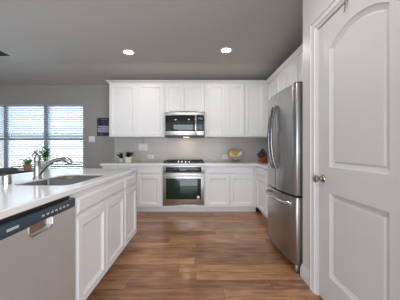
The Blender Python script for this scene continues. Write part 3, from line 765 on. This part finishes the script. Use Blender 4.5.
# ------------------------------------------------------------------ counter decor
CZ = .9145
def pot(mb, c, r0, r1, h, wall=.006):
    mb.lathe([(0, 0), (r0, 0), (r1, h), (r1-wall, h), (r0-wall*.6, .012), (0, .012)], c, 'z', 24, False, False)
def planter(label, x, y, r0, r1, h, pm, seed, spread, lh, nleaf, side):
    o = thing('potted_plant', label, 'plant', (x, y, CZ), 'small planters on the far counter')
    b = MB(); pot(b, (x, y, CZ), r0, r1, h); obj('pot', b, pm, o)
    b = MB(); b.lathe([(0, h-.02), (r1-.009, h-.02), (r1-.009, h-.010), (0, h-.008)], (x, y, CZ), 'z', 20, False, False); obj('soil', b, M['soil'], o)
    R = random.Random(seed); b = MB()
    for k in range(nleaf):
        a = R.random()*2*PI; s = spread*(.4+.6*R.random())
        tip = (x+side*spread*.5+s*math.cos(a), y+.5*s*math.sin(a), CZ+h+lh*(.25+.75*R.random()))
        b.leaf((x+.012*math.cos(a), y+.012*math.sin(a), CZ+h-.012), tip, .030+.018*R.random(), .012)
    obj('foliage', b, M['leaf'], o)
planter('small dark-leaved plant in a pale aqua pot on far counter', -1.515, 4.19, .042, .055, .085, M['aqua'], 1, .090, .125, 26, -.9)
planter('small dark-leaved plant in a cream pot on far counter, nearer the cooktop', -1.365, 4.14, .058, .076, .110, M['cream'], 5, .125, .125, 40, .5)
def platter():
    x, y = .79, 4.47
    o = thing('decorative_platter', 'gold and ivory oval platter on a stand at the backsplash', 'platter', (x, y, CZ))
    tilt = .20
    def fr(): return Matrix.Translation((x, y, CZ+.05)) @ Matrix.Rotation(-tilt, 4, 'X')
    b = MB(fr()); N = 32
    def ell(rx, rz, n): return [(rx*math.cos(2*PI*k/N), n, .118+rz*math.sin(2*PI*k/N)) for k in range(N)]
    b.loft([ell(.165, .125, .0), ell(.168, .128, -.006), ell(.160, .120, -.009), ell(.12, .09, .0), ell(.02, .02, .002)], True, True); p = obj('plate', b, M['greyglass'], o)
    b = MB(fr()); R = random.Random(9)
    def ell2(rx, rz, n, cx, cz): return [(cx+rx*math.cos(2*PI*k/N), n, cz+rz*math.sin(2*PI*k/N)) for k in range(N)]
    for cx, cz, rx, rz in ((-.045, .125, .085, .080), (.040, .150, .075, .050), (.020, .090, .070, .045)): b.loft([ell2(rx, rz, -.010, cx, cz), ell2(rx*.95, rz*.94, -.015, cx, cz), ell2(rx*.55, rz*.5, -.020, cx, cz)])
    obj('gold_relief', b, M['gold'], p)
    for cx, cz, r in ((.098, .115, .044), (.118, .150, .026), (.060, .080, .024)):
        b = MB(fr()); b.loft([ell2(r, r*.7, -.015, cx, cz), ell2(r*.9, r*.6, -.020, cx, cz), ell2(r*.3, r*.2, -.022, cx, cz)])
        obj('ivory_relief', b, M['ivory'], p)
    b = MB()
    for s in (-.06, .06):
        b.tube([(x+s, y-.060, CZ+.060), (x+s, y-.055, CZ+.035), (x+s, y-.03, CZ+.030), (x+s, y+.02, CZ+.045), (x+s*.5, y+.055, CZ+.16)], .004, 8)
        b.tube([(x+s, y-.055, CZ+.036), (x+s, y-.070, CZ+.004)], .004, 8); b.tube([(x+s*.5, y+.055, CZ+.16), (x+s*.5, y+.075, CZ+.004)], .004, 8)
    b.tube([(x-.06, y-.03, CZ+.030), (x+.06, y-.03, CZ+.030)], .004, 8); obj('easel', b, M['darksteel'], o)
platter()
def knife_block():
    x, y = 1.295, 4.20
    o = thing('knife_block', 'reddish wooden knife block full of black-handled knives in corner', 'knife block', (x, y, CZ))
    rz = Matrix.Translation((x, y, CZ)) @ Matrix.Rotation(.35, 4, 'Z')
    b = MB(rz); b.prism([(-.085, 0), (.085, 0), (.085, .145), (.055, .155), (-.075, .075)], -.055, .055, 'y', .004); obj('block', b, M['blockwood'], o)
    d = Vector((-.52, 0, .854)).normalized()
    for i in range(3):
        for j in range(3):
            bx, bz = -.060+i*.052, .084+i*.030; yy = -.040+j*.040
            p = Vector((bx, yy, bz)); L = .120+.016*i-.010*j
            b = MB(rz); b.tube([p+d*.004, p+d*.015, p+d*L*.6, p+d*L], [.007, .0085, .0078, .0095], 8); k = obj('knife', b, M['black'], o)
            b = MB(rz); b.tube([p-d*.012, p+d*.004], .0075, 8); obj('bolster', b, M['chrome'], k)
knife_block()

# ------------------------------------------------------------------ breakfast nook
TZ = .75
def side_table():
    x0, x1, y0, y1 = -3.95, -2.93, 4.165, 4.50
    o = thing('console_table', 'narrow dark wooden table below the breakfast windows holding plants', 'table', ((x0+x1)/2, (y0+y1)/2, 0))
    b = MB(); b.box(x0, x1, y0, y1, TZ-.03, TZ, .004); obj('tabletop', b, M['darkwood'], o)
    b = MB(); b.box(x0+.03, x1-.03, y0+.03, y1-.03, TZ-.11, TZ-.031); obj('apron', b, M['darkwood'], o)
    for xx in (x0+.05, x1-.05):
        for yy in (y0+.05, y1-.05):
            b = MB(); b.loft([[(xx-r, yy-r, z), (xx+r, yy-r, z), (xx+r, yy+r, z), (xx-r, yy+r, z)] for r, z in ((.016, .001), (.024, TZ-.112))]); obj('leg', b, M['darkwood'], o)
side_table()
def nook_plants():
    x, y = -3.43, 4.27
    o = thing('potted_plant', 'small flowering plant in a pink pot in front of window', 'plant', (x, y, TZ), 'plants in front of the breakfast windows')
    z = TZ+.001
    b = MB(); b.lathe([(0, 0), (.060, 0), (.078, .085), (.084, .087), (.084, .112), (.076, .112), (.056, .02), (0, .02)], (x, y, z), 'z', 24, False, False); obj('pot', b, M['pink'], o)
    b = MB(); b.lathe([(0, .085), (.072, .085), (.072, .095), (0, .098)], (x, y, z), 'z', 20, False, False); obj('soil', b, M['soil'], o)
    R = random.Random(21); b = MB(); f = MB(); s = MB()
    for k in range(34):
        a = R.random()*2*PI; r = .03+.11*R.random(); b.leaf((x+.02*math.cos(a), y+.02*math.sin(a), z+.09), (x+r*math.cos(a), y+r*.7*math.sin(a), z+.13+.10*R.random()), .060, .012)
    for k in range(9):
        a = R.random()*2*PI; r = .05+.07*R.random(); p = (x-.04+r*math.cos(a), y+.6*r*math.sin(a), z+.19+.06*R.random())
        s.tube([(x, y, z+.09), p], .002, 6)
        f = MB()
        for q in range(5): t = q*2*PI/5; f.leaf(p, (p[0]+.022*math.cos(t), p[1]-.008, p[2]+.022*math.sin(t)), .018, .003)
        obj('flower', f, M['petal'], o)
    obj('foliage', b, M['leafl'], o); obj('stem', s, M['stem'], o)
    # tall plant in a white vase
    x, y = -3.10, 4.30
    o = thing('potted_plant', 'leafy green plant in a tall white vase behind the faucet', 'plant', (x, y, TZ), 'plants in front of the breakfast windows')
    b = MB(); b.lathe([(0, 0), (.045, 0), (.055, .03), (.058, .09), (.048, .16), (.052, .185), (.046, .185), (.042, .16), (.05, .09), (.04, .02), (0, .02)], (x, y, z), 'z', 24, False, False); obj('vase', b, M['whitepot'], o)
    b = MB(); s = MB(); f = MB()
    for k in range(9):
        a = R.random()*2*PI; r = .03+.07*R.random(); top = Vector((x-.02+r*math.cos(a), y+.5*r*math.sin(a), z+.30+.20*R.random()))
        s.tube([(x, y, z+.12), (x+.3*(top.x-x), y, z+.24), top], .003, 6)
        for q in range(8):
            c = Vector((x, y, z+.2)).lerp(top, .25+.75*q/7); t = R.random()*2*PI
            b.leaf(c, c+Vector((.095*math.cos(t), .05*math.sin(t), .01+.05*(R.random()-.6))), .075, .01)
    s.tube([(x-.02, y, z+.18), (x-.06, y-.02, z+.34), (x-.14, y-.02, z+.41), (x-.20, y-.02, z+.34), (x-.25, y-.02, z+.28)], .0045, 6)
    for q in range(9):
        c = (x-.07-.17*q/8, y-.03, z+.41-.10*abs(q-3)/5)
        f = MB()
        for w in range(5): t = w*2*PI/5+q; f.leaf(c, (c[0]+.03*math.cos(t), c[1]-.012, c[2]+.03*math.sin(t)), .024, .004)
        obj('flower', f, M['petal'], o)
    obj('foliage', b, M['leafl'], o); obj('stem', s, M['stem'], o)
nook_plants()
def chair(label, x, y, rot, seedz=0):
    o = thing('dining_chair', label, 'chair', (0, 0, 0), 'charcoal chairs in the breakfast nook')
    b = MB(); b.box(-.24, .24, -.24, .24, .40, .49, .03, 4); obj('seat', b, M['charcoal'], o)
    b = MB()   # thick padded back with rolled top, along local x, at local -y
    b.prism([(-.235, .495), (-.16, .495), (-.150, .82), (-.145, .87), (-.155, .905), (-.185, .922), (-.225, .918), (-.255, .895), (-.262, .85), (-.245, .70)], -.235, .235, 'x', .022, 4)
    obj('backrest', b, M['charcoal'], o)
    for sx in (-1, 1):
        for sy in (-1, 1):
            b = MB(); b.loft([[(sx*.20-r, sy*.19-r, z), (sx*.20+r, sy*.19-r, z), (sx*.20+r, sy*.19+r, z), (sx*.20-r, sy*.19+r, z)] for r, z in ((.015, .001), (.022, .399))]); obj('leg', b, M['darkwood'], o)
    o.location = (x, y, 0); o.rotation_euler = (0, 0, rot)
    return o
chair('charcoal upholstered chair back rising past the island, left of the pink pot', -2.77, 2.74, PI/2)
